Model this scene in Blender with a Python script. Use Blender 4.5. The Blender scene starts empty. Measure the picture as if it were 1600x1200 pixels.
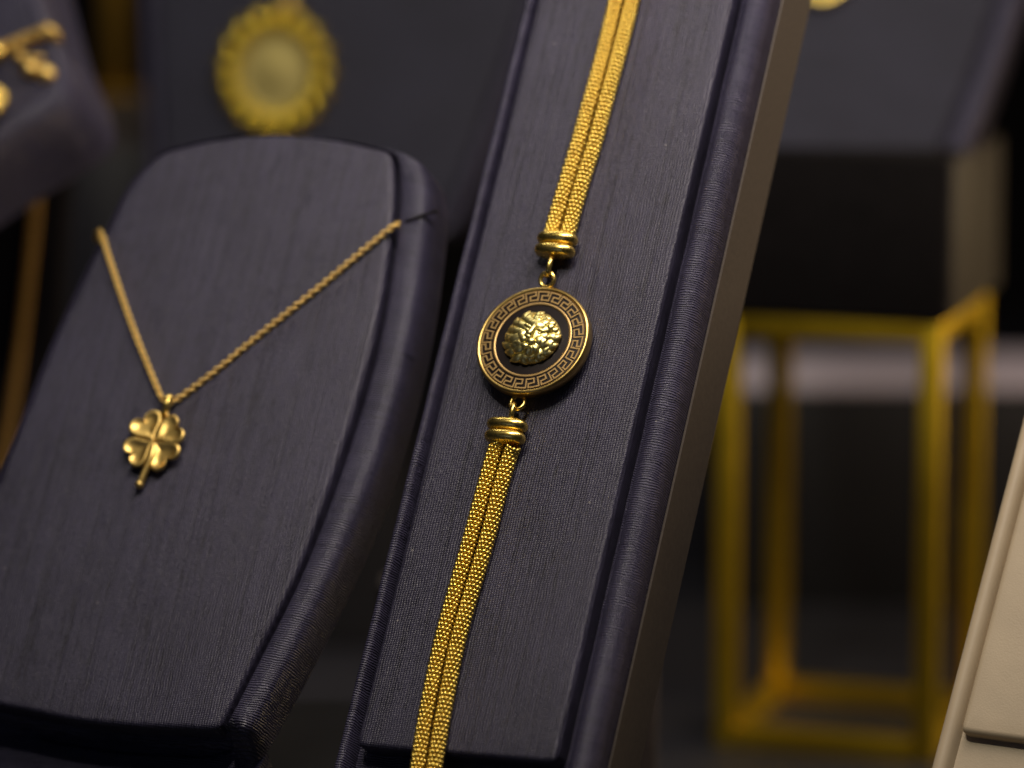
import bpy, math, random
from mathutils import Vector, Matrix

random.seed(7)
S = 0.001                                   # everything below is written in millimetres
sin, cos, tan, pi = math.sin, math.cos, math.tan, math.pi
rad = math.radians
sc = bpy.context.scene

# ------------------------------------------------------------------ camera
FPX = 150.0 / 36.0 * 1600.0                 # focal length in photo pixels
PITCH = rad(9.9)
R_ = Vector((1, 0, 0)); F_ = Vector((0, cos(PITCH), -sin(PITCH))); U_ = Vector((0, sin(PITCH), cos(PITCH)))
def ray(px, py):
    return F_ + R_ * ((px - 800.0) / FPX) - U_ * ((py - 600.0) / FPX)
P0 = Vector((0, 0, 95.0))                   # centre of the medallion
D0 = 572.0
CAM = P0 - ray(831, 531) * D0
def at(px, py, d):                          # world point (mm) seen at a pixel, d mm in front of the lens
    return CAM + ray(px, py) * d
def camvec(x, y, z):                        # right / up / towards the lens
    return (R_ * x + U_ * y - F_ * z)

cd = bpy.data.cameras.new("camera"); cam = bpy.data.objects.new("camera", cd)
sc.collection.objects.link(cam); sc.camera = cam
cam.location = CAM * S
cam.rotation_euler = (pi / 2 - PITCH, 0, 0)
cd.sensor_width = 36; cd.lens = 150
cd.clip_start = 0.01; cd.clip_end = 20
cd.dof.use_dof = True; cd.dof.focus_distance = (D0 - 9.0) * S; cd.dof.aperture_fstop = 10.0

# ------------------------------------------------------------------ world and lamps
w = bpy.data.worlds.new("World"); sc.world = w; w.use_nodes = True
bg = w.node_tree.nodes["Background"]; bg.inputs[0].default_value = (0.36, 0.40, 0.70, 1); bg.inputs[1].default_value = 0.016

def area(name, loc, target, sx, sy, watts, col, spread=180):
    l = bpy.data.lights.new(name, 'AREA'); l.shape = 'RECTANGLE'; l.size = sx * S; l.size_y = sy * S
    l.energy = watts; l.color = col; l.spread = rad(spread)
    o = bpy.data.objects.new(name, l); sc.collection.objects.link(o)
    o.location = Vector(loc) * S
    o.rotation_euler = (Vector(target) - Vector(loc)).to_track_quat('-Z', 'Y').to_euler()
    return o
area("case_strip_lamp", (38, -45, 272), (0, 30, 105), 230, 18, 0.26, (1.0, 0.86, 0.80), 120)
area("added_overhead_fill", (75, -170, 400), (0, 0, 95), 210, 150, 0.08, (0.92, 0.93, 1.0))  # added soft panel for broad highlights on the gold
area("added_rear_fill", (20, 120, 290), (0, 200, 110), 280, 22, 0.26, (1.0, 0.92, 0.82))  # added above and behind to brighten gold tops and the coin
area("spot_lamp_above", (-80, -190, 420), (0, 0, 95), 24, 24, 0.44, (1.0, 0.93, 0.74))
area("warm_side_lamp", (420, 60, 170), (110, 150, 60), 60, 160, 0.24, (1.0, 0.72, 0.42), 90)
area("added_brass_fill", (200, 215, 100), (108, 160, 62), 30, 60, 0.0065, (1.0, 0.74, 0.36), 48)  # added close to the frame to brighten its brass posts
area("added_blue_fill", (-260, -420, 60), (0, 0, 80), 200, 120, 0.035, (0.45, 0.55, 1.0))  # added bluish fill from low in front, not a window

sc.view_settings.view_transform = 'Standard'; sc.view_settings.look = 'None'
sc.view_settings.exposure = -0.2; sc.view_settings.gamma = 1.0; sc.view_settings.use_curve_mapping = False
sc.cycles.use_denoising = True; sc.cycles.denoiser = 'OPENIMAGEDENOISE'; sc.cycles.denoising_prefilter = 'ACCURATE'; sc.cycles.denoising_input_passes = 'RGB_ALBEDO_NORMAL'
sc.cycles.max_bounces = 8; sc.cycles.glossy_bounces = 4
sc.cycles.sample_clamp_indirect = 4.0; sc.cycles.sample_clamp_direct = 0.0
sc.render.film_transparent = False

# ------------------------------------------------------------------ materials
class NT:
    def __init__(s, name):
        s.m = bpy.data.materials.new(name); s.m.use_nodes = True
        s.t = s.m.node_tree; s.b = s.t.nodes["Principled BSDF"]
    def n(s, kind, **kw):
        x = s.t.nodes.new(kind)
        for k, v in kw.items():
            if k.startswith('i_'):
                x.inputs[int(k[2:])].default_value = v
            else: setattr(x, k, v)
        return x
    def l(s, a, b): s.t.links.new(a, b)
    def math(s, op, a, b=None):
        x = s.n('ShaderNodeMath', operation=op)
        for i, v in enumerate((a, b)):
            if v is None: continue
            if isinstance(v, (int, float)): x.inputs[i].default_value = v
            else: s.l(v, x.inputs[i])
        return x.outputs[0]
    def mm(s):
        tc = s.n('ShaderNodeTexCoord')
        v = s.n('ShaderNodeVectorMath', operation='SCALE'); v.inputs[3].default_value = 1000.0
        s.l(tc.outputs['Object'], v.inputs[0]); return v.outputs[0]
    def noise(s, vec, scale, detail=2.0, rough=0.5, stretch=None):
        if stretch:
            mp = s.n('ShaderNodeVectorMath', operation='MULTIPLY'); mp.inputs[1].default_value = stretch
            s.l(vec, mp.inputs[0]); vec = mp.outputs[0]
        x = s.n('ShaderNodeTexNoise'); x.inputs['Scale'].default_value = scale
        x.inputs['Detail'].default_value = detail; x.inputs['Roughness'].default_value = rough
        s.l(vec, x.inputs['Vector']); return x.outputs['Fac']
    def ramp(s, fac, stops):
        x = s.n('ShaderNodeValToRGB'); e = x.color_ramp.elements
        e[0].position, e[0].color = stops[0][0], (*stops[0][1], 1)
        e[1].position, e[1].color = stops[-1][0], (*stops[-1][1], 1)
        for p, c in stops[1:-1]:
            q = e.new(p); q.color = (*c, 1)
        s.l(fac, x.inputs[0]); return x.outputs[0]

def fabric(name, base, mode='columns', rough=0.40, pitch=(0.37, 0.25), bump=1.0, spec=0.5, streak=0.5):
    """coated cloth: fine woven ribs; 'columns' runs the ribs along local y, 'bands' wraps them across"""
    q = NT(name); v = q.mm()
    sep = q.n('ShaderNodeSeparateXYZ'); q.l(v, sep.inputs[0]); X, Y, Z = sep.outputs
    wob = q.noise(v, 0.35, 2)
    if mode == 'columns':
        a = q.math('ADD', X, q.math('MULTIPLY', wob, 0.5)); b = Y
        st = (1.0, 0.018, 1.0)
    else:
        a = q.math('ADD', Y, q.math('MULTIPLY', wob, 0.8)); b = q.math('ADD', X, Z)
        st = (0.05, 1.0, 0.05)
    s1 = q.math('SINE', q.math('MULTIPLY', a, 2 * pi / pitch[0]))
    s2 = q.math('SINE', q.math('MULTIPLY', b, 2 * pi / pitch[1]))
    fine = q.noise(v, 5.0, 2, 0.6)
    long_ = q.noise(v, 1.5 if mode == 'columns' else 1.0, 3, 0.65, st)
    pr = q.math('MULTIPLY', q.math('MULTIPLY', q.math('ADD', s1, 1.0), q.math('ADD', s2, 1.3)), 0.22)
    if mode != 'columns': pr = q.math('MULTIPLY', q.math('ADD', s1, 1.0), 0.5)
    lr = q.ramp(long_, [(0.36, (0, 0, 0)), (0.50, (0.75, 0.75, 0.75)), (0.66, (1, 1, 1))])
    h = q.math('ADD', q.math('ADD', q.math('MULTIPLY', pr, 1.1 if mode == 'columns' else 2.0), q.math('MULTIPLY', fine, 1.2)), q.math('MULTIPLY', lr, 0.7 * streak))
    bp = q.n('ShaderNodeBump'); bp.inputs['Strength'].default_value = bump; bp.inputs['Distance'].default_value = 0.00006
    q.l(h, bp.inputs['Height']); q.l(bp.outputs[0], q.b.inputs['Normal'])
    big = q.noise(v, 0.06, 3)
    mixc = q.n('ShaderNodeMix', data_type='RGBA'); mixc.inputs[7].default_value = (0.30, 0.28, 0.25, 1)
    vo = q.n('ShaderNodeTexVoronoi'); vo.inputs['Scale'].default_value = 0.21; q.l(v, vo.inputs['Vector'])
    lint = q.math('LESS_THAN', vo.outputs['Distance'], q.math('MULTIPLY', q.noise(v, 0.4, 1), 0.050))
    q.l(q.math('MULTIPLY', lint, 0.65), mixc.inputs[0]); q.l(mixc.outputs[2], q.b.inputs['Base Color'])
    dash = q.ramp(q.noise(v, 1.0, 2, 0.6, (2.4, 0.35, 2.4) if mode == 'columns' else (0.3, 3.0, 0.3)), [(0.36, (0, 0, 0)), (0.44, (1, 1, 1)), (0.6, (1, 1, 1))])
    glint = q.ramp(q.noise(v, 4.2, 1, 0.5), [(0.62, (0, 0, 0)), (0.70, (1, 1, 1)), (0.9, (1, 1, 1))])  # sparkle of the cloth put into the colour as bright points
    f = q.math('ADD', q.math('ADD', q.math('MULTIPLY', fine, 0.45), q.math('MULTIPLY', pr, 0.26 if mode == 'columns' else 0.40)), q.math('ADD', q.math('MULTIPLY', lr, 0.35 * streak), q.math('MULTIPLY', big, 0.35)))
    c0 = tuple(x * 0.26 for x in base); c1 = (base[0] * 1.7, base[1] * 1.7, base[2] * 1.66)
    f = q.math('ADD', f, q.math('ADD', q.math('MULTIPLY', glint, 0.26), q.math('MULTIPLY', dash, 0.14)))
    q.l(q.ramp(f, [(0.40, c0), (1.10, c1)]) if False else q.ramp(q.math('MULTIPLY', f, 0.85), [(0.38, c0), (1.0, c1)]), mixc.inputs[6])
    q.l(q.math('ADD', q.math('MULTIPLY', fine, 0.5), rough - 0.27), q.b.inputs['Roughness'])
    q.b.inputs['Specular IOR Level'].default_value = spec
    return q.m

def metal(name, base, rough, bump=0.0, var=0.06, scale=1.2):
    q = NT(name); v = q.mm()
    q.b.inputs['Metallic'].default_value = 1.0
    n1 = q.noise(v, scale, 3)
    c0 = tuple(x * (1 - var) for x in base); c1 = tuple(min(1, x * (1 + var)) for x in base)
    q.l(q.ramp(n1, [(0.3, c0), (0.7, c1)]), q.b.inputs['Base Color'])
    q.l(q.math('ADD', q.math('MULTIPLY', q.noise(v, scale * 2.3, 2), 0.12), rough - 0.06), q.b.inputs['Roughness'])
    if bump:
        bp = q.n('ShaderNodeBump'); bp.inputs['Strength'].default_value = bump; bp.inputs['Distance'].default_value = 0.00005
        q.l(q.noise(v, 2.5, 3), bp.inputs['Height']); q.l(bp.outputs[0], q.b.inputs['Normal'])
    return q.m

def plain(name, base, rough, scale=0.3, var=0.2, coat=0.0, spec=0.5, bump=0.2):
    q = NT(name); v = q.mm()
    c0 = tuple(x * (1 - var) for x in base); c1 = tuple(x * (1 + var) for x in base)
    q.l(q.ramp(q.noise(v, scale, 4), [(0.3, c0), (0.7, c1)]), q.b.inputs['Base Color'])
    q.b.inputs['Roughness'].default_value = rough; q.b.inputs['Coat Weight'].default_value = coat
    q.b.inputs['Specular IOR Level'].default_value = spec
    bp = q.n('ShaderNodeBump'); bp.inputs['Strength'].default_value = bump; bp.inputs['Distance'].default_value = 0.00005
    q.l(q.noise(v, 4.0, 3), bp.inputs['Height']); q.l(bp.outputs[0], q.b.inputs['Normal'])
    return q.m

M = {}
NAVY = (0.038, 0.035, 0.063)
M['cloth'] = fabric('navy coated cloth', NAVY)
M['cloth_roll'] = fabric('navy cloth wrapped', NAVY, mode='bands', pitch=(0.33, 0.2), rough=0.36)
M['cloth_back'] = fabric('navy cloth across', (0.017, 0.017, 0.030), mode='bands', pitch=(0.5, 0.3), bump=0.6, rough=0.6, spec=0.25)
M['cloth_dark'] = fabric('navy cloth recess', (0.022, 0.022, 0.034), mode='bands', pitch=(0.4, 0.2), rough=0.5)
M['side'] = plain('warm-lit flank', (0.066, 0.053, 0.041), 0.6, scale=1.5, var=0.15)  # warm light on the ramp's leather flank put into this colour
M['brown'] = plain('warm-lit plinth side', (0.027, 0.022, 0.019), 0.6)  # warm light on the plinth's right side put into this brown
M['cream'] = plain('cream leather', (0.49, 0.395, 0.255), 0.5, scale=0.15, var=0.06, bump=0.5)
M['black'] = plain('black lacquer', (0.006, 0.006, 0.008), 0.5)
M['velvet'] = plain('black velvet', (0.006, 0.005, 0.005), 0.9, spec=0.1)
M['floor'] = plain('dark counter', (0.020, 0.020, 0.025), 0.45, scale=0.02, var=0.3)
M['lilac'] = plain('lilac grey top', (0.55, 0.49, 0.57), 0.6, scale=0.03)
M['warmgrey'] = plain('warm grey block', (0.055, 0.045, 0.042), 0.7)
M['lit_patch'] = plain('pale grey tray', (0.20, 0.165, 0.155), 0.7)  # lit look of the patch put into this lighter grey
M['gold'] = metal('polished gold', (0.97, 0.70, 0.18), 0.27)
M['gold_chain'] = metal('chain gold', (0.96, 0.68, 0.14), 0.35, scale=2.0, var=0.12)
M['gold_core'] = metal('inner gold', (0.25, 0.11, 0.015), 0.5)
M['gold_rim'] = metal('satin gold', (0.60, 0.42, 0.13), 0.32)
M['gold_key'] = metal('rose gold inlay', (0.45, 0.30, 0.12), 0.42)
M['gold_satin'] = metal('satin pendant gold', (0.82, 0.58, 0.18), 0.42)
M['coin'] = metal('pale coin gold', (0.30, 0.25, 0.09), 0.55, bump=0.5, scale=0.5)
M['gold_coil'] = metal('coil gold', (1.0, 0.74, 0.07), 0.27)
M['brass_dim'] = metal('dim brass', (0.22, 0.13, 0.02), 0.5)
M['gold_shaded'] = metal('shaded gold', (0.42, 0.25, 0.07), 0.4)  # gold darkened for the pillow's shade on the rope chain
M['brass'] = metal('brushed brass', (0.72, 0.50, 0.03), 0.45, scale=0.3)
M['gold_relief'] = metal('relief gold', (1.0, 0.84, 0.32), 0.34)
M['enamel'] = plain('black enamel', (0.010, 0.006, 0.005), 0.35, spec=0.3, bump=0.02)

# ------------------------------------------------------------------ mesh tools
class MB:
    def __init__(s): s.v = []; s.f = []
    def add(s, vs, fs):
        o = len(s.v); s.v += [tuple(p) for p in vs]; s.f += [tuple(i + o for i in f) for f in fs]
    def box(s, c, d, rotz=0.0, bev=0.0):
        x, y, z = d[0] / 2, d[1] / 2, d[2] / 2
        bv = min(bev, x * .9, y * .9, z * .9)
        rings = []
        def rr(ix, iy, zz):
            pts = []
            cr = max(bv, 0.001)
            for (sx, sy, a0) in ((1, 1, 0), (-1, 1, 90), (-1, -1, 180), (1, -1, 270)):
                for k in range(3):
                    a = rad(a0 + 45 * k)
                    pts.append((sx * (x - cr) + (cr - ix) * cos(a), sy * (y - cr) + (cr - iy) * sin(a), zz))
            return pts
        for i, zz in ((bv, -z), (bv * .3, -z + bv * .3), (0, -z + bv), (0, z - bv), (bv * .3, z - bv * .3), (bv, z)):
            i = min(i, max(bv, .001) * .999)
            rings.append(rr(i, i, zz))
        ca, sa = cos(rotz), sin(rotz)
        rings = [[(c[0] + p[0] * ca - p[1] * sa, c[1] + p[0] * sa + p[1] * ca, c[2] + p[2]) for p in r] for r in rings]
        s.loft(rings)
    def loft(s, rings, cap0=True, cap1=True, loop=False):
        n = len(rings[0]); vs = [p for r in rings for p in r]; fs = []
        m = len(rings)
        for i in range(m if loop else m - 1):
            for j in range(n):
                a = i * n + j; b = i * n + (j + 1) % n; i2 = (i + 1) % m
                fs.append((a, b, i2 * n + (j + 1) % n, i2 * n + j))
        if not loop:
            if cap0: fs.append(tuple(reversed(range(n))))
            if cap1: fs.append(tuple((m - 1) * n + j for j in range(n)))
        s.add(vs, fs)
    def ball(s, c, r, ax=None, nu=8, nv=5):
        """ax: optional (e1,e2,e3) axes with radii r=(r1,r2,r3)"""
        if ax is None: ax = (Vector((1, 0, 0)), Vector((0, 1, 0)), Vector((0, 0, 1)))
        if not isinstance(r, tuple): r = (r, r, r)
        c = Vector(c); vs = [c + ax[2] * r[2]]
        for i in range(1, nv):
            t = pi * i / nv
            for j in range(nu):
                p = 2 * pi * j / nu
                vs.append(c + ax[0] * (r[0] * sin(t) * cos(p)) + ax[1] * (r[1] * sin(t) * sin(p)) + ax[2] * (r[2] * cos(t)))
        vs.append(c - ax[2] * r[2]); fs = []
        for j in range(nu): fs.append((0, 1 + j, 1 + (j + 1) % nu))
        for i in range(nv - 2):
            for j in range(nu):
                a = 1 + i * nu + j; b = 1 + i * nu + (j + 1) % nu
                fs.append((a, a + nu, b + nu, b))
        e = len(vs) - 1
        for j in range(nu): fs.append((e, 1 + (nv - 2) * nu + (j + 1) % nu, 1 + (nv - 2) * nu + j))
        s.add(vs, fs)
    def torus(s, c, e1, e2, R1, R2, r, nu=28, nv=10):
        c = Vector(c); e1 = Vector(e1).normalized(); e2 = Vector(e2).normalized(); e3 = e1.cross(e2)
        rings = []
        for i in range(nu):
            t = 2 * pi * i / nu
            p = c + e1 * (R1 * cos(t)) + e2 * (R2 * sin(t)); o = (e1 * (R2 * cos(t)) + e2 * (R1 * sin(t))).normalized()
            rings.append([p + o * (r * cos(q)) + e3 * (r * sin(q)) for q in [2 * pi * j / nv for j in range(nv)]])
        s.loft(rings, loop=True)
    def tube(s, pts, r, n=10, up=Vector((0, 0, 1)), flat=1.0):
        pts = [Vector(p) for p in pts]; rr = r if isinstance(r, (list, tuple)) else [r] * len(pts)
        rings = []
        for i, p in enumerate(pts):
            t = (pts[min(i + 1, len(pts) - 1)] - pts[max(i - 1, 0)]).normalized()
            a = t.cross(up)
            a = a.normalized() if a.length > 1e-4 else t.orthogonal().normalized()
            b = a.cross(t)
            rings.append([p + a * (rr[i] * cos(q)) + b * (rr[i] * flat * sin(q)) for q in [2 * pi * j / n for j in range(n)]])
        s.loft(rings)
    def build(s, name, mat, parent=None, ang=40, bevel=0):
        me = bpy.data.meshes.new(name)
        me.from_pydata([(x * S, y * S, z * S) for x, y, z in s.v], [], s.f)
        me.validate(); me.update()
        import bmesh
        bm = bmesh.new(); bm.from_mesh(me); bmesh.ops.recalc_face_normals(bm, faces=bm.faces); bm.to_mesh(me); bm.free()
        for p in me.polygons: p.use_smooth = True
        if ang < 180: me.set_sharp_from_angle(angle=rad(ang))
        me.materials.append(mat)
        o = bpy.data.objects.new(name, me); sc.collection.objects.link(o)
        if parent: o.parent = parent
        if bevel:
            bv = o.modifiers.new('bevel', 'BEVEL'); bv.width = bevel * S; bv.segments = 2; bv.limit_method = 'ANGLE'
        return o

def tag(o, label=None, cat=None, group=None, kind=None):
    for k, v in (('label', label), ('category', cat), ('group', group), ('kind', kind)):
        if v: o[k] = v
    return o

class Frame:
    """a leaning plane: origin o (world mm), u to the right, v up the slope, n out of it"""
    def __init__(s, o, yaw=0.0, lean=0.0, uvn=None):
        s.o = Vector(o)
        if uvn: s.u, s.v, s.n = uvn
        else:
            y, t = rad(yaw), rad(lean)
            s.u = Vector((cos(y), -sin(y), 0)); s.v = Vector((sin(y) * sin(t), cos(y) * sin(t), cos(t)))
            s.n = s.u.cross(s.v)
    def px(s, x, y, h=0.0):                 # local (a, b, h) of the point seen at a pixel on the plane at height h
        d = ray(x, y); t = (s.o + s.n * h - CAM).dot(s.n) / d.dot(s.n)
        p = CAM + d * t - s.o
        return Vector((p.dot(s.u), p.dot(s.v), h))
    def loc(s, p):                          # world mm -> local
        p = Vector(p) - s.o; return Vector((p.dot(s.u), p.dot(s.v), p.dot(s.n)))
    def locv(s, p): return Vector((p.dot(s.u), p.dot(s.v), p.dot(s.n)))
    def empty(s, name, label, cat, group=None):
        e = bpy.data.objects.new(name, None); sc.collection.objects.link(e); e.empty_display_size = 0.005
        m = Matrix((s.u, s.v, s.n)).transposed().to_4x4(); m.translation = s.o * S
        e.matrix_world = m
        return tag(e, label, cat, group)

def catmull(pts, n=16, closed=False):
    pts = [Vector(p) for p in pts]; out = []; m = len(pts)
    for i in range(m if closed else m - 1):
        g = (lambda k: pts[k % m]) if closed else (lambda k: pts[max(0, min(m - 1, k))])
        a, b, c, d = g(i - 1), g(i), g(i + 1), g(i + 2)
        for k in range(n):
            t = k / n
            out.append(0.5 * ((2 * b) + (c - a) * t + (2 * a - 5 * b + 4 * c - d) * t * t + (3 * b - a - 3 * c + d) * t ** 3))
    if not closed: out.append(pts[-1])
    return out

def resample(pts, step=None, n=None, closed=False):
    pts = [Vector(p) for p in pts]
    if closed: pts = pts + [pts[0]]
    L = [0.0]
    for i in range(1, len(pts)): L.append(L[-1] + (pts[i] - pts[i - 1]).length)
    if n is None: n = max(2, int(L[-1] / step) + (0 if closed else 1))
    out = []; k = 0
    for i in range(n):
        d = L[-1] * i / (n if closed else n - 1)
        while k < len(L) - 2 and L[k + 1] < d: k += 1
        t = (d - L[k]) / max(1e-9, L[k + 1] - L[k])
        out.append(pts[k].lerp(pts[k + 1], min(1, max(0, t))))
    return out

def outline(sides, n=240, smooth=3):
    """sides: list of point lists (each side a smooth curve between corners) -> closed resampled outline"""
    pts = []
    for sd in sides:
        c = catmull(sd, 10) if len(sd) > 2 else [Vector(p) for p in sd]
        pts += c[:-1]
    p = resample(pts, n=n, closed=True)
    for _ in range(smooth):
        p = [(p[i - 1] + p[i] * 2 + p[(i + 1) % n]) / 4 for i in range(n)]
    return p

def offs(p, d):
    """offset a closed 2D outline inward by d (outline wound either way)"""
    n = len(p); A = sum(p[i].x * p[(i + 1) % n].y - p[(i + 1) % n].x * p[i].y for i in range(n))
    sg = 1 if A > 0 else -1; out = []
    for i in range(n):
        t = (p[(i + 1) % n] - p[i - 1]); t.z = 0
        t.normalize(); nr = Vector((-t.y, t.x, 0)) * sg
        out.append(p[i] + nr * d)
    return out

def cushion(p, thick, round_=1.0, puff=0.25, h=0.0):
    """padded panel: flat-ish top at height h, rounded rim, closed underneath"""
    mb = MB(); n = len(p)
    c = sum((q for q in p), Vector()) / n
    rings = [[Vector((q.x, q.y, h - thick)) for q in p]]
    for k in range(7):
        a = pi / 2 * k / 6
        rings.append([Vector((q.x, q.y, h - round_ + round_ * sin(a))) for q in offs(p, round_ * (1 - cos(a)))])
    base = rings[-1]
    for t in (0.06, 0.15, 0.3, 0.5, 0.75, 0.97):
        hh = h + puff * (1 - (1 - t) ** 3)
        rings.append([Vector((q.x + (c.x - q.x) * t, q.y + (c.y - q.y) * t, hh)) for q in base])
    mb.loft(rings)
    return mb

# ------------------------------------------------------------------ the setting
mb = MB(); mb.box((0, 150, -2), (1600, 1500, 4)); o = mb.build('counter', M['floor']); tag(o, kind='structure')
mb = MB(); mb.box((0, 620, 300), (1600, 6, 620)); o = mb.build('back_wall', M['velvet']); tag(o, kind='structure')

# ------------------------------------------------------------------ bracelet ramp (the navy strip in focus)
RF = Frame(P0, 25.5, 31.65)
def lerp(a, b, t): return a + (b - a) * t
pl0, pl1 = RF.px(551, 1150), RF.px(837, 0)          # pad left edge, bottom / top
pr0, pr1 = RF.px(872, 1185), RF.px(1145, 0)
def edge(p, q, b): return p.x + (q.x - p.x) * (b - p.y) / (q.y - p.y)
BOT = -100.0; TOP = 78.0
ramp = RF.empty('bracelet_ramp', 'long leaning navy cloth display ramp with padded strip, under the medallion bracelet', 'display stand')
bl = RF.px(555, 1166); br = RF.px(868, 1192)
tl = Vector((edge(pl0, pl1, TOP - 4), TOP - 4, 0)); tr = Vector((edge(pr0, pr1, TOP - 4), TOP - 4, 0))
pad = outline([[bl, br], [br, tr], [tr, tl], [tl, bl]], n=420, smooth=2)
cushion(pad, 3.4, 0.8, 0.12).build('padded_strip', M['cloth'], ramp, ang=60)
# body section (a offset from the pad edges, height)
def section(b):
    L = edge(pl0, pl1, b); Rr = edge(pr0, pr1, b); q = []
    q += [(L - 1.9, -13.5), (L - 1.9, -1.6)]
    for k in range(1, 6):
        a = pi - (pi * 0.95) * k / 5; q.append((L - 1.25 + 0.65 * cos(a), -0.9 + 0.65 * sin(a)))
    q += [(L - 0.15, -3.2), (Rr + 0.15, -3.2), (Rr + 0.7, -3.2), (Rr + 0.95, -1.0)]
    for k in range(0, 9):
        a = pi * 0.82 - (pi * 0.82) * k / 8; q.append((Rr + 2.9 + 2.1 * cos(a), -2.6 + (2.6 if a < pi / 2 else 2.0) * sin(a) + (0 if a < pi / 2 else 0.6 * sin(a) )))
    return q
rings = []
nb = 80
for i in range(nb + 1):
    b = lerp(BOT, TOP, i / nb)
    rings.append([(a, b + 0.12 * sin(b * .7) * 0, h + 0.05 * sin(b * 0.43 + a * .2) + 0.03 * sin(b * 1.9)) for a, h in section(b)] + [])
full = []
for i, r in enumerate(rings):
    b = r[0][1]; Rr = edge(pr0, pr1, b)
    full.append(r + [(Rr + 4.95, b, -4.2), (Rr + 4.95, b, -13.5)])
m = MB(); m.loft(full); m.build('body', M['cloth_roll'], ramp, ang=50)
# thin strip just outside the right flank; warm light on it put into the colour
m = MB(); rr = []
for b in (BOT, TOP):
    Rr = edge(pr0, pr1, b) + 5.0
    rr.append([(Rr + .02, b, -4.6), (Rr + 0.25, b, -4.8), (Rr + 0.25, b, -14.2), (Rr, b, -14.2)])
m.loft(rr); m.build('lit_flank', M['side'], ramp)
# support foot behind the ramp
g = RF.loc(at(1028, 1090, 628)); 
m = MB()
c = at(1028, 1090, 640)
wpts = []
x1 = c.x
m.box((x1 - 21, c.y + 6, 24), (42, 10, 48), bev=0.6)
leg = m.build('support_leg', M['warmgrey'], None); 
leg.parent = ramp; leg.matrix_parent_inverse = ramp.matrix_world.inverted()

# ------------------------------------------------------------------ medallion bracelet
br_ = RF.empty('medallion_bracelet', 'gold bracelet with black enamel lion medallion between double mesh chains', 'bracelet')
def beadrope(path, rad_, parent, name, N=9, pitch=0.60, br=0.335, twist=0.0, mat='gold_chain'):
    path = resample(path, step=pitch); m = MB(); core = MB()
    up = Vector((0, 0, 1)); n = len(path)
    for i in range(0, n):
        t = (path[min(i + 1, n - 1)] - path[max(i - 1, 0)]).normalized()
        a = t.cross(up).normalized(); b = a.cross(t)
        for j in range(N):
            q = 2 * pi * (j + .5 * (i % 2)) / N + twist
            d = a * cos(q) + b * sin(q); e = t.cross(d)
            jr = random.uniform(.94, 1.06)
            m.ball(path[i] + d * (rad_ - br * .55) + t * random.uniform(-.02, .02), (br * .98 * jr, br * .98 * jr, br * .82), (t, e, d), 7, 5)
    core.tube(path[::2] + [path[-1]], rad_ - br * .8, 10)
    o = m.build(name, M[mat], parent, ang=180)
    core.build('core', M['gold_core'], o)
    return o
def strands(pix, h0, h1):
    c = [RF.px(x, y, h0 if i == 0 else h1) for i, (x, y) in enumerate(pix)]
    c = catmull(c, 12)
    for sg in (-1, 1):
        pts = []
        for i, p in enumerate(c):
            t = (c[min(i + 1, len(c) - 1)] - c[max(i - 1, 0)]).normalized(); a = t.cross(Vector((0, 0, 1))).normalized()
            if a.x < 0: a = -a
            q = p + a * sg * (1.21 + 0.05 * sin(i * .23 + sg)); q.z = p.z + sg * 0.0
            pts.append(q)
        beadrope(pts, 1.02, br_, 'mesh_chain', twist=random.random())
strands([(873, 366), (880, 345), (902, 268), (923, 200), (950, 100), (975, 0), (986, -40), (995, -80)], 1.6, 1.15)
strands([(790, 694), (784, 712), (764, 780), (743, 860), (703, 1000), (682, 1100), (666, 1200), (655, 1260)], 1.6, 1.15)

def cap(pix, toward):
    c = RF.px(pix[0], pix[1], 1.75); t = (RF.px(toward[0], toward[1], 1.75) - c); t.z = 0; t.normalize()
    a = Vector((RF.u.dot(RF.u), 0, 0)); a = Vector((1, 0.02, 0)).normalized()
    bdir = Vector((0, 1, 0)) if t.y > 0 else Vector((0, -1, 0))
    bdir = (bdir * .8 + t * .2).normalized()
    m = MB(); rings = []
    prof = []
    prof.append((-1.95, -0.9)); 
    for cen in (-0.85, 0.85):
        for k in range(0, 11):
            th = pi * k / 10
            prof.append((cen - 0.84 * cos(th), 0.86 * sin(th)))
    prof.append((1.95, -0.6))
    for s_, o_ in prof:
        A, B = 2.05 + o_, 0.85 + o_ * .95
        r = []
        for j in range(40):
            q = 2 * pi * j / 40; cx = abs(cos(q)) ** .8 * (1 if cos(q) > 0 else -1); sy = abs(sin(q)) ** .85 * (1 if sin(q) > 0 else -1)
            r.append(c + bdir * s_ + a * (max(A, .3) * cx) + Vector((0, 0, 1)) * (max(B, .15) * sy))
        rings.append(r)
    m.loft(rings); m.build('end_cap', M['gold'], br_, ang=50)
    return c, bdir
cap((869, 383), (873, 366)); cap((791, 674), (790, 694))

# medallion frame: slightly turned against the pad
nm = camvec(-.35, .455, .82).normalized()
upm = camvec(50, 188, 0); upm = (upm - nm * upm.dot(nm)).normalized(); um = upm.cross(nm)
MC = at(831.5, 530.5, D0 - 3.0)
MF = Frame(MC, uvn=(um, upm, nm))
def mloc(m):                                   # medallion-local MB -> ramp-local
    out = MB(); 
    for x, y, z in m.v:
        wv = MF.o + MF.u * x + MF.v * y + MF.n * z; out.v.append(tuple(RF.loc(wv)))
    out.f = list(m.f); return out
RM = 8.0
def disc(profile, n=128):
    m = MB(); m.loft([[(r * cos(2 * pi * j / n), r * sin(2 * pi * j / n), z) for j in range(n)] for r, z in profile]); return m
def ringm(profile, n=144):                      # closed profile revolved
    m = MB(); m.loft([[(r * cos(2 * pi * j / n), r * sin(2 * pi * j / n), z) for r, z in profile] for j in range(n)], loop=True); return m
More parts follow.
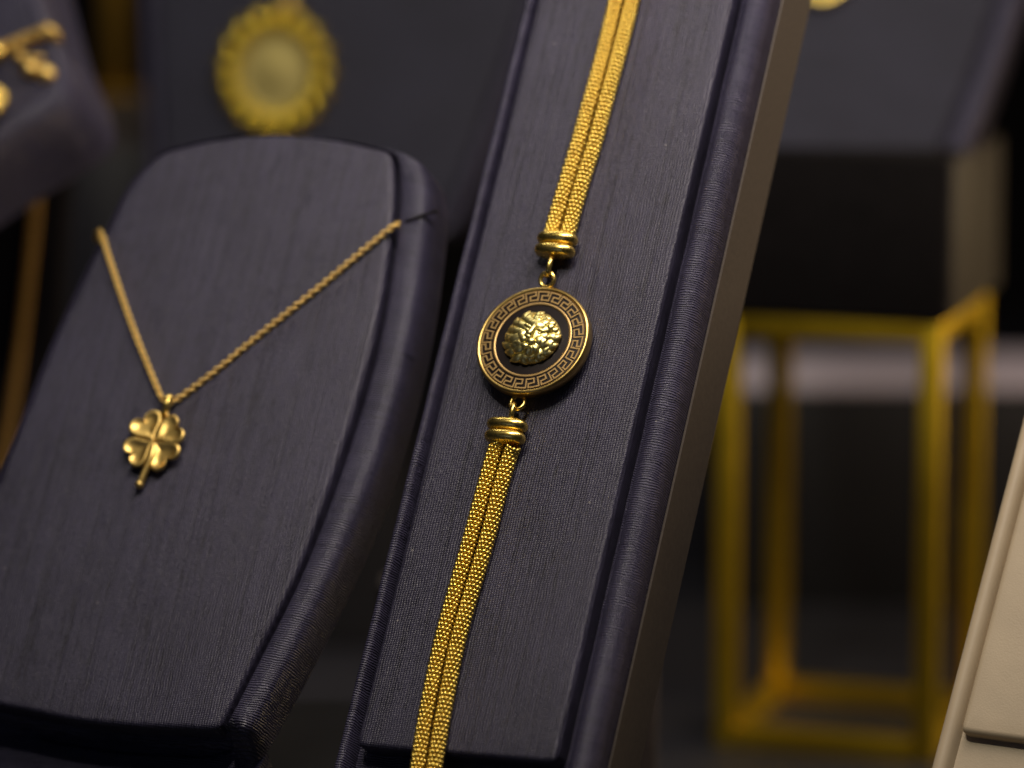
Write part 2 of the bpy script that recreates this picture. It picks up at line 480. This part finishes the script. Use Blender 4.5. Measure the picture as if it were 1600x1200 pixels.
# gold base disc
base = mloc(disc([(7.2, -1.75), (7.7, -1.75), (7.85, -1.6), (7.85, -0.35), (7.6, -0.28), (0.5, -0.28)])).build('medallion_disc', M['gold_rim'], br_, ang=35)
mloc(ringm([(7.30, -.3), (7.52, -.02), (7.62, .05), (7.85, .03), (8.0, -.12), (8.02, -.5), (8.0, -1.5), (7.8, -1.72), (7.5, -1.72), (7.5, -.6)])).build('rim', M['gold_rim'], base, ang=50)
mloc(ringm([(5.22, -.26), (5.25, .0), (5.32, .04), (5.55, .04), (5.62, .0), (5.65, -.26)])).build('inner_ring', M['gold_key'], base, ang=50)
mloc(disc([(7.45, -.275), (7.45, -.12), (7.3, -.10), (0.4, -.10)])).build('enamel_field', M['enamel'], base)
# greek key border
KR0, KR1, NK = 5.98, 7.22, 24
half = 0.115
m = MB()
def P(x, y): 
    r = KR0 + (KR1 - KR0) * y; t = pi / 2 - 2 * pi * x / NK + 0.05
    return Vector((r * cos(t), r * sin(t), 0))
unit = [(0, 0), (0, 1), (.80, 1), (.80, .56), (.34, .50), (.34, 0), (1.0, 0)]
for k in range(NK):
    jx = random.uniform(-.015, .015)
    for i in range(len(unit) - 1):
        a, b = unit[i], unit[i + 1]
        ns = 4
        pts = [P(k + jx + lerp(a[0], b[0], q / ns), lerp(a[1], b[1], q / ns)) for q in range(ns + 1)]
        d0 = (pts[1] - pts[0]).normalized(); d1 = (pts[-1] - pts[-2]).normalized()
        pts[0] = pts[0] - d0 * half * .96; pts[-1] = pts[-1] + d1 * half * .96
        zt = .012 + .0035 * i + (.002 if k % 2 else 0)
        rings = []
        for q, p in enumerate(pts):
            t = (pts[min(q + 1, ns)] - pts[max(q - 1, 0)]).normalized(); nn = Vector((-t.y, t.x, 0))
            rings.append([p + nn * half + Vector((0, 0, -.14)), p + nn * half * .85 + Vector((0, 0, zt)), p - nn * half * .85 + Vector((0, 0, zt)), p - nn * half + Vector((0, 0, -.14))])
        m.loft(rings)
mloc(m).build('greek_key_border', M['gold_key'], base, ang=30)

# lion head in relief
def lion():
    m = MB(); rnd = random.Random(21)
    FX, FY = .55, .0                                    # the face sits a little right of the mane's centre
    def lock(a, r0, r1, wid, z0, z1, curl, n=9):
        pts = []; rs = []
        for i in range(n):
            t = i / (n - 1); r = lerp(r0, r1, t); aa = a + curl * t * t + .05 * sin(2.5 * pi * t) * (1 if curl > 0 else -1)
            fx = FX * (1 - t) ; fy = FY * (1 - t)
            z = lerp(z0, z1, t) + .05 * sin(pi * t)
            pts.append(Vector((fx + r * cos(aa), fy + r * sin(aa), z)))
            rs.append(wid * (.75 + .3 * sin(pi * t)) * (1 - .86 * max(0, (t - .55) / .45) ** 2.2))
        m.tube(pts, rs, 10, flat=.8)
    for (cnt, ph, r0, r1, z0, z1, wd) in ((18, 0, 1.9, 4.0, 1.05, .35, .70), (13, .5, 1.2, 3.15, 1.75, 1.05, .66)):
        for j in range(cnt):
            a = 2 * pi * (j + ph) / cnt + rnd.uniform(-.06, .06)
            k_ = 1 if cos(a) > .2 else 1.7
            lock(a, r0, r1 + rnd.uniform(-.15, .3), wd * rnd.uniform(.92, 1.1), z0, z1, k_ * rnd.uniform(.04, .14) * (1 if cos(a) > 0 else -1), 14)
    V = Vector; K = 1.35
    def B(c, r, ax, nu, nv, k=True):
        c = Vector(c)
        if k: c = Vector((FX + (c.x - FX) * K, c.y * K, c.z + .12)); r = (r[0] * K, r[1] * K, r[2] * 1.12)
        m.ball(c, r, ax, nu, nv)
    X, Y, Z = V((1, 0, 0)), V((0, 1, 0)), V((0, 0, 1))
    B((0.1, 0, .25), (4.05, 3.9, .95), None, 24, 12, False)          # mound under the mane
    B((FX, .1, 1.0), (1.70, 1.85, 1.00), None, 20, 12)      # skull
    B((FX - .05, 1.1, 1.75), (1.05, .62, .55), None, 14, 9)  # forehead
    for sg in (-1, 1):
        B((FX + sg * .72, .72, 1.95), (.58, .24, .32), None, 12, 8)     # brow
        B((FX + sg * .70, .38, 1.90), (.24, .17, .18), None, 10, 7)     # eye
        B((FX + sg * 1.0, -.25, 1.62), (.58, .62, .5), None, 12, 8)     # cheek
        B((FX + sg * .42, -.72, 2.22), (.50, .40, .42), None, 14, 9)    # muzzle pad
        B((FX + sg * 1.35, 1.45, 1.55), (.42, .42, .3), None, 10, 7)    # ear
    m.tube([V((FX, 1.5, 2.2)), V((FX, .75, 2.45)), V((FX, .1, 2.6)), V((FX, -.45, 2.78))], [.42, .38, .44, .50], 12, up=Y)
    B((FX, -.42, 2.62), (.42, .24, .24), None, 12, 8)       # nose
    B((FX, -1.32, 1.98), (.52, .34, .40), None, 12, 8)      # chin
    for k in range(7):                                   # beard and whisker locks
        a = -pi / 2 + (k - 3) * .3
        pts = [V((FX + .35 * (k - 3) * .5, -1.3, 1.9)), V((FX + cos(a) * 2.0, -1.2 + sin(a) * .8, 1.75)), V((FX * .7 + cos(a - .2) * 2.9, sin(a - .2) * 2.8 - .3, 1.1))]
        m.tube(catmull(pts, 5), [.2, .3, .34, .36, .36, .34, .3, .26, .2, .14, .06], 8)
    for i, (x, y, z) in enumerate(m.v): m.v[i] = (x, y, z * .86 - .12)
    return m
lm = lion()
# the head leans a little in the medallion
rt = rad(-4)
lm.v = [(x * cos(rt) - y * sin(rt) - .05, x * sin(rt) + y * cos(rt) + .1, z) for x, y, z in lm.v]
mloc(lm).build('lion_head', M['gold_relief'], base, ang=180)

# connector rings
X, Y, Z = Vector((1, 0, 0)), Vector((0, 1, 0)), Vector((0, 0, 1))
vb = Y
m = MB(); m.torus(RF.px(855, 437, 1.7), X, (Y * .98 + Z * .2), .98, 1.02, .30); m.build('connector_ring', M['gold'], br_, ang=180)
m = MB(); m.torus(RF.px(858, 417, 2.0), (Z * .9 + X * .42), Y, 0.95, 1.25, .36); m.build('cap_loop', M['gold'], br_, ang=180)
m = MB(); m.torus(RF.px(809, 629, 1.7), X, (Y * .98 - Z * .2), .98, 1.08, .30); m.build('connector_ring', M['gold'], br_, ang=180)
m = MB(); m.torus(RF.px(800, 645, 2.0), (Z * .9 + X * .42), Y, 0.95, 1.25, .36); m.build('cap_loop', M['gold'], br_, ang=180)

# ------------------------------------------------------------------ left bust with the clover necklace
def bust(frame, name, label, cat, pad_sides, body_sides, depth, mats=('cloth', 'cloth_roll'), gap=1.6, round_=0.9, group=None, prof=None, npt=300, drop=0.0):
    e = frame.empty(name, label, cat, group)
    p = outline(pad_sides, n=npt, smooth=2)
    q = outline(body_sides, n=npt, smooth=6)
    cushion(p, gap + .6, round_, 0.35).build('padded_front', M[mats[0]], e, ang=60)
    prof = prof or [(0, -gap), (.10, -gap), (.16, -1.0), (.20, -.25), (.28, .0), (.60, .0), (.80, -.25), (.91, -.9), (.97, -2.4), (1.0, -5.0)]
    rings = [[Vector((lerp(a.x, b.x, t), lerp(a.y, b.y, t), h)) for a, b in zip(p, q)] for t, h in prof]
    if drop:                                    # the lower end of the body sits deeper than the sides
        y0 = min(a.y for a in p)
        for r in rings:
            for v_ in r: v_.z -= drop * max(0.0, min(1.0, (y0 + 1.5 - v_.y) / 2.0))
    c = sum(q, Vector()) / len(q)
    rings.append([Vector((a.x, a.y, -depth)) for a in q])
    rings[0:0] = [[Vector((lerp(a.x, c.x, .12), lerp(a.y, c.y, .12), -gap)) for a in p]]
    m = MB(); m.loft(rings); m.build('body', M[mats[1]], e, ang=60)
    return e, p
LF = Frame(at(240, 690, D0 + 17), 22, 34)
def L(*pp): return [LF.px(x, y) for x, y in pp]
def LB(*pp): return [LF.px(x, y, -3) for x, y in pp]
pad_s = [L((-130, 1075), (0, 1102), (150, 1130), (340, 1140)), L((340, 1140), (400, 1020), (480, 850), (575, 560), (612, 340), (612, 236)),
         L((612, 236), (520, 216), (430, 209), (340, 216), (252, 236)), L((252, 236), (203, 288), (168, 358), (140, 412), (83, 533), (25, 679), (-8, 760), (-130, 1075))]
body_s = [LB((-145, 1165), (0, 1200), (180, 1222), (362, 1222)), LB((362, 1222), (480, 1010), (592, 765), (655, 540), (684, 330), (672, 262)),
          LB((672, 262), (600, 244), (520, 232), (430, 226), (340, 232), (262, 250)), LB((262, 250), (215, 300), (180, 370), (152, 424), (95, 545), (37, 691), (4, 772), (-145, 1165))]
lb, lp = bust(LF, 'necklace_bust', 'large navy cloth necklace bust with curved padded front at the left, holding the clover necklace', 'necklace bust', pad_s, body_s, 7.5, drop=7.0, gap=2.6)
m = MB(); m.tube(catmull([LF.px(628, 348, -.3), LF.px(640, 344, .02), LF.px(668, 334, .0), LF.px(684, 330, -.5)], 6), .28, 8, flat=.5); m.build('slit_shade', M['velvet'], lb, ang=180)  # dark strip laid on the rim for the shade in the slit
# foot under the bust
f0 = LF.o
m = MB(); m.box((f0.x - 5, f0.y + 8, 17), (70, 50, 34), bev=3)
ft = m.build('foot', M['black'], None); ft.parent = lb; ft.matrix_parent_inverse = lb.matrix_world.inverted()

nk = LF.empty('clover_necklace', 'gold four-leaf clover pendant on a fine link chain draped over the large left bust', 'necklace')
def linkchain(pts, parent, name, rw=.44, wire=.14, pitch=.64, mat='gold_satin', up=Z):
    pts = resample(pts, step=pitch); m = MB(); n = len(pts)
    for i, p in enumerate(pts):
        t = (pts[min(i + 1, n - 1)] - pts[max(i - 1, 0)]).normalized(); a = t.cross(up).normalized(); b = a.cross(t)
        q = rad(48) if i % 2 else rad(-48)
        s_ = a * cos(q) + b * sin(q)
        m.torus(p, t, s_, rw * 1.15, rw * .85, wire, 12, 6)
    return m.build(name, M[mat], parent, ang=180)
ch = catmull([LF.px(158, 378, -5.0), LF.px(150, 372, -2.6), LF.px(157, 362, -.2), LF.px(172, 408, .75), LF.px(205, 505, .8), LF.px(248, 612, 1.0), LF.px(257, 626, 1.6)], 10)
linkchain(ch, nk, 'chain')
ch = catmull([LF.px(267, 628, 1.6), LF.px(280, 622, 1.0), LF.px(330, 585, .8), LF.px(410, 520, .8), (LF.px(500, 448, .8)), LF.px(600, 365, .75), LF.px(617, 353, .4), LF.px(628, 348, -1.4), LF.px(640, 346, -2.4)], 10)
linkchain(ch, nk, 'chain')
# pearls of gold solder on the left chain
bc = LF.px(262, 627, 2.0)
m = MB()
m.torus(LF.px(261, 634, 1.9), (Z * .8 + X * .35), (Y * .9 + X * .15), .95, 1.35, .42, 24, 10)
m.ball(LF.px(263, 623, 2.6), .62, None, 14, 9)
m.build('bail', M['gold'], nk, ang=180)
cc = LF.px(241, 690, 1.6)
def leaf(ang, ln, wd, tilt, roll, z0=0.0):
    m = MB(); n = 56; rings = []
    d = Vector((cos(ang), sin(ang), 0)); s_ = Vector((-sin(ang), cos(ang), 0))
    out = []
    for j in range(n):
        t = 2 * pi * j / n
        x = 16 * sin(t) ** 3 / 16.0; y = (13 * cos(t) - 5 * cos(2 * t) - 2 * cos(3 * t) - cos(4 * t)) / 17.0   # heart, tip at y=-1
        out.append((x, (y + 1) * .5))
    cx, cy = 0, .58
    def pt(x, y, z):
        p = d * (y * ln) + s_ * (x * wd)
        return cc + p + Z * (z0 + z + tilt * y + roll * x)
    prof = [(.2, -.45), (.85, -.45), (1.0, -.22), (1.04, .05), (1.0, .26), (.92, .36), (.80, .30), (.62, .08), (.4, -.02), (.12, .0)]
    for k, h in prof:
        rings.append([pt(cx + (x - cx) * k, cy + (y - cy) * k, h + .35 * (1 - min(1, (y) * 2.2)) * 0) for x, y in out])
    m.loft(rings); return m
for ang, ln, wd, tilt, roll in ((rad(127), 5.3, 2.45, .15, .12), (rad(37), 5.2, 2.35, .3, -.1), (rad(-44), 5.1, 2.45, .0, .15), (rad(217), 5.0, 2.3, .05, -.12)):
    leaf(ang, ln, wd, tilt, roll).build('clover_leaf', M['gold_satin'], nk, ang=180)
sp = [cc + Vector((0, -.2, .0)), LF.px(237, 712, 1.9), LF.px(226, 738, 1.6), LF.px(218, 757, 1.3)]
m = MB(); m.tube(catmull(sp, 6), [.30 + .014 * i for i in range(19)], 12); m.ball(sp[-1], .62, None, 12, 8)
m.torus(LF.px(256, 650, 1.5), X, Y, .5, .7, .22, 16, 8)
m.build('stem', M['gold_satin'], nk, ang=180)

# ------------------------------------------------------------------ upper bust behind, with the coin pendant
CF = Frame(at(430, 120, 775), 4, 12)
def C(*pp, h=0): return [CF.px(x, y, h) for x, y in pp]
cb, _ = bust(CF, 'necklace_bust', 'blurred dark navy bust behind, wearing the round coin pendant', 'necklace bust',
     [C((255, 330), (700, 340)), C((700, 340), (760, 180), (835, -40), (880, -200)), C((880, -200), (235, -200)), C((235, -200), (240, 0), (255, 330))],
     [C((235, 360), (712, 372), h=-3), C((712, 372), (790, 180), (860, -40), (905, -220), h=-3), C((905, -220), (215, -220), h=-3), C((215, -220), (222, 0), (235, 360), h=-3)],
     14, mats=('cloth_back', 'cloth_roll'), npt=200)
m = MB(); m.box((CF.o.x - 2, CF.o.y + 22, 45), (50, 22, 90), bev=2)
ft = m.build('foot', M['black'], None); ft.parent = cb; ft.matrix_parent_inverse = cb.matrix_world.inverted()
cn = CF.empty('coin_pendant', 'round gold coin pendant in a coiled wire frame, out of focus above the left bust', 'pendant')
k0 = CF.px(430, 113, 1.8)
m = MB(); pts = []; turns = 17
for i in range(turns * 14 + 1):
    t = 2 * pi * i / (turns * 14); q = t * turns
    rr_ = 8.7 + 1.75 * cos(q)
    pts.append(k0 + Vector((rr_ * cos(t) * .98, rr_ * sin(t) * 1.10, 1.6 * sin(q))))
m.tube(pts, .72, 8, up=Vector((.01, .02, 1))); m.build('coiled_frame', M['gold_coil'], cn, ang=180)
m = MB(); m.loft([[k0 + Vector((r * cos(2 * pi * j / 64), r * sin(2 * pi * j / 64) * 1.12, z)) for j in range(64)] for r, z in ((7.2, -1.0), (7.2, -.3), (6.7, .0), (6.2, -.15), (6.0, -.2), (3, .4), (.2, .45))])
m.build('coin', M['coin'], cn, ang=40)
m = MB(); m.torus(k0 + Vector((2.4, 12.0, .3)), Z, Y, 1.3, 2.0, .6, 20, 8); m.build('bail', M['gold_satin'], cn, ang=180)
ch = [k0 + Vector((2.4, 13.6, .6)), CF.px(466, -40, .8), CF.px(474, -90, .8), CF.px(500, -150, .8)]
linkchain(catmull(ch, 8), cn, 'chain', rw=.8, wire=.3, pitch=1.0)

# ------------------------------------------------------------------ right: bust on plinth on the brass frame stand
cnr = at(1446, 1172, 724); cnr.z = 0
yaw = rad(18); fu = Vector((-cos(yaw), sin(yaw), 0)); fv = Vector((sin(yaw), cos(yaw), 0)); W = 35.0
HT = 75.5
fr = Frame(cnr, uvn=(-fu, fv, Z)); fs = fr.empty('metal_frame_stand', 'open brass frame stand of square bars under the right plinth', 'display stand')
bar = 3.7
def seg(p, q, name):
    p = Vector(p); q = Vector(q); m = MB(); d = q - p; c = (p + q) / 2
    m.box(c, (max(abs(d.x), bar), max(abs(d.y), bar), max(abs(d.z), bar)), bev=.35); m.build(name, M['brass'], fs, ang=30)
for x in (0, -W):
    for y in (0, W): seg((x, y, 0), (x, y, HT), 'post')
hb = bar / 2
for z in (hb, HT - hb):
    for y in (0, W): seg((-W + hb + .02, y, z), (-hb - .02, y, z), 'rail')
    for x in (0, -W): seg((x, hb + .02, z), (x, W - hb - .02, z), 'rail')
m = MB(); m.box((-W / 2, W / 2, 14), (W + 6, W + 6, 28), bev=1.0)
ptop = HT + 28
plf = Frame(cnr + Vector((0, 0, HT + .05)), uvn=(-fu, fv, Z)); pe = plf.empty('plinth', 'dark plinth block on top of the brass frame stand', 'plinth')
m.build('block', M['velvet'], pe, ang=30)
m = MB(); m.box((3.0 + .32, W / 2, 14), (.6, W + 4, 26), bev=.1); m.build('lit_side', M['brown'], pe)

BF = Frame(at(1330, 262, 715), 6, 24)
def B(*pp, h=0): return [BF.px(x, y, h) for x, y in pp]
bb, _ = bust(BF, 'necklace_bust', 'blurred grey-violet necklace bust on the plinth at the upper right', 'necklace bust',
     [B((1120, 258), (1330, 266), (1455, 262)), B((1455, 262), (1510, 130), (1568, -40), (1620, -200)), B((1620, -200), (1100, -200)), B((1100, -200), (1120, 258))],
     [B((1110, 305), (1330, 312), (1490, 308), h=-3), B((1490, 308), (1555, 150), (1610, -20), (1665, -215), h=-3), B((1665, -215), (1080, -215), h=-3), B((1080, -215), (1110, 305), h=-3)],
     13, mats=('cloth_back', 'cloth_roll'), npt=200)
gp = BF.empty('disc_pendant', 'round gold pendant mostly cut off above, on the upper right bust', 'pendant')
g0 = BF.px(1284, -38, 1.2)
m = MB(); m.loft([[g0 + Vector((r * cos(2 * pi * j / 48), r * sin(2 * pi * j / 48), z)) for j in range(48)] for r, z in ((4.6, -.8), (5.0, -.4), (5.0, .4), (4.5, .8), (3.9, .6), (.2, .8))])
m.build('disc', M['gold'], gp, ang=40)
m = MB(); m.torus(g0 + Vector((0, 6.2, 0)), Z, Y, 1.0, 1.4, .35, 16, 8); m.build('bail', M['gold'], gp, ang=180)
linkchain(catmull([g0 + Vector((0, 7.2, .3)), BF.px(1284, -150, .6), BF.px(1290, -190, .6)], 6), gp, 'chain', rw=.7, wire=.25, pitch=.9)

# low riser behind the frame: black front, pale top
def riser(name, label, x0, x1, y0, y1, h, group='black display risers with pale tops'):
    e = Frame(Vector(((x0 + x1) / 2, (y0 + y1) / 2, 0)), uvn=(X, Y, Z)).empty(name, label, 'riser', group)
    m = MB(); m.box((0, 0, (h - 1.6) / 2), (x1 - x0, y1 - y0, h - 1.6), bev=.5); m.build('block', M['black'], e, ang=30)
    m = MB(); m.box((0, 0, h - .79), (x1 - x0 - 1, y1 - y0 - 1, 1.6), bev=.4); m.build('top_panel', M['lilac' if h < 70 else 'warmgrey'], e, ang=30)
p_ = at(1135, 600, 831); h_ = p_.z
riser('display_riser', 'low black riser with pale top seen through the brass frame', p_.x, at(1800, 600, 831).x, p_.y, at(1135, 548, 1).y * 0 + p_.y + 42, h_)
q_ = at(60, 222, 790)
riser('display_riser', 'tall dark riser with grey top in the upper left background', q_.x, at(330, 222, 790).x, q_.y, q_.y + 92, q_.z)
# brass post of another stand on the tall riser
t_ = at(183, 128, 872); tp = Frame(Vector((t_.x, q_.y + 80, q_.z)), uvn=(X, Y, Z)).empty('metal_stand', 'dim brass post standing on the tall riser in the upper left', 'display stand')
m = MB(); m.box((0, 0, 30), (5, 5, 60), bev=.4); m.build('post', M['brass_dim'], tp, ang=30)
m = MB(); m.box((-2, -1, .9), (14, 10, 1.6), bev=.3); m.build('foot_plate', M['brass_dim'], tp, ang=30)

# ------------------------------------------------------------------ upper left: rounded display with bracelet, rope chain hanging in its shade
TF = Frame(at(60, 120, 655), 30, 42)
def T(*pp, h=0): return [TF.px(x, y, h) for x, y in pp]
te, _ = bust(TF, 'bracelet_pillow', 'rounded grey-violet display pillow in the upper left corner with gold jewellery on it', 'display pillow',
     [T((-160, 300), (-60, 225), (20, 172), (85, 118)), T((85, 118), (70, 70), (40, 0), (-60, -420)), T((-60, -420), (-360, -360)), T((-360, -360), (-160, 300))],  # unseen upper end lengthened to shade the rope chain
     [T((-160, 350), (-40, 262), (50, 205), (125, 165), h=-3), T((125, 165), (118, 100), (75, 0), (-30, -440), h=-3), T((-30, -440), (-390, -380), h=-3), T((-390, -380), (-160, 350), h=-3)],
     16, mats=('cloth', 'cloth_roll'), gap=.5, round_=.4, npt=160,
     prof=[(0, -.5), (.2, -.15), (.4, -.3), (.6, -.9), (.75, -1.8), (.88, -3.2), (.96, -5), (1, -7.5)])
tc = TF.empty('chain_bracelet', 'gold rope bracelet looped over the upper left pillow', 'bracelet')
def ropechain(pts, parent, name, r=1.0, wire=.5, mat='gold_satin', pitch=.9):
    return linkchain(pts, parent, name, rw=r, wire=wire, pitch=pitch, mat=mat)
ropechain(catmull([TF.px(-60, 105, .8), TF.px(-5, 82, .9), TF.px(40, 62, 1.0), TF.px(78, 48, 1.0), TF.px(88, 58, -.8)], 8), tc, 'chain', r=.95, wire=.34)
ropechain(catmull([TF.px(28, 84, .9), TF.px(45, 96, 1.0), TF.px(58, 92, 1.0)], 6), tc, 'chain_end', r=.8, wire=.3)
m = MB(); m.ball(TF.px(48, 108, 1.2), 1.3, None, 14, 9); m.ball(TF.px(72, 116, .2), 1.5, None, 14, 9); m.build('clasp', M['gold_satin'], tc, ang=180)
ge = TF.empty('gold_charm', 'shiny lumpy gold charm at the left edge of the upper left pillow', 'charm')
m = MB(); m.ball(TF.px(-18, 160, 2.0), (3.0, 3.0, 1.8), None, 18, 11)
for k in range(10):
    a = 2 * pi * k / 10; m.ball(TF.px(-18, 160, 2.6) + Vector((2.4 * cos(a), 2.4 * sin(a), 0)), .8, None, 10, 7)
m.build('charm_body', M['gold'], ge, ang=180)
m = MB(); m.ball(TF.px(-8, 82, 2.2), 1.5, None, 14, 9); m.build('bead', M['gold'], ge, ang=180)

# added leaning board, pillow's shade put into its black, carrying the hanging rope chain
HF = Frame(at(40, 480, 700), 10, 5)
def H(*pp, h=0): return [HF.px(x, y, h) for x, y in pp]
he = HF.empty('shade_board', 'added board with shade painted as black at the far left behind the rope chain', 'display board')
m = cushion(outline([H((-120, 1050), (60, 1050)), H((60, 1050), (110, 210)), H((110, 210), (-120, 210)), H((-120, 210), (-120, 1050))], n=120, smooth=2), 4, 1, .1)
m.build('board', M['velvet'], he, ang=50)
rc = HF.empty('rope_chain', 'dim gold rope chain hanging down the far left edge', 'chain necklace')
ropechain(catmull(H((62, 225), (58, 300), (44, 440), (26, 590), (4, 720), (-20, 820), h=1.0), 14), rc, 'strand', r=.95, wire=.36, pitch=.95, mat='gold_shaded')

# ------------------------------------------------------------------ low block at the bottom between bust and ramp
b_ = at(480, 1218, 664)
tag_l = 'low warm grey block on the counter between the left bust and the ramp'
m = MB(); m.box((0, 0, b_.z / 2), (46, 44, b_.z), bev=1); o = m.build('low_block', M['lit_patch']); o.location = Vector((b_.x + 8, b_.y + 22, 0)) * S
tag(o, tag_l, 'block')

# ------------------------------------------------------------------ cream display ramp at the right edge
KF = Frame(at(1560, 980, 566), 25.5, 31.65)
def K(*pp, h=0): return [KF.px(x, y, h) for x, y in pp]
ke = KF.empty('cream_ramp', 'cream leather display ramp cut off by the right edge', 'display stand')
l0, l1 = KF.px(1499, 1143), KF.px(1583, 822)
Lx = lambda b: l0.x + (l1.x - l0.x) * (b - l0.y) / (l1.y - l0.y)
bq = KF.px(1499, 1143).y; tq = KF.px(1680, 480).y
p = outline([[Vector((Lx(bq), bq, 0)), Vector((Lx(bq) + 27, bq - .6, 0))], [Vector((Lx(bq) + 27, bq - .6, 0)), Vector((Lx(tq) + 27, tq, 0))],
             [Vector((Lx(tq) + 27, tq, 0)), Vector((Lx(tq), tq, 0))], [Vector((Lx(tq), tq, 0)), Vector((Lx(bq), bq, 0))]], n=240, smooth=2)
cushion(p, 2.0, .8, .15).build('padded_strip', M['cream'], ke, ang=60)
rings = []
B0 = -52; 
for i in range(31):
    b = lerp(B0, tq + 3, i / 30); a0 = Lx(b)
    q = [(a0 - 2.9, -13), (a0 - 2.9, -1.6)] + [(a0 - 1.7 + 1.2 * cos(t), -1.5 + 1.2 * sin(t)) for t in [pi - pi * .95 * k / 6 for k in range(1, 7)]]
    q += [(a0 - .2, -1.9), (a0 + 27.2, -1.9), (a0 + 28, -.6), (a0 + 30, -1.0), (a0 + 31, -3), (a0 + 31, -13)]
    rings.append([(a, b, h) for a, h in q])
m = MB(); m.loft(rings); m.build('body', M['cream'], ke, ang=50)
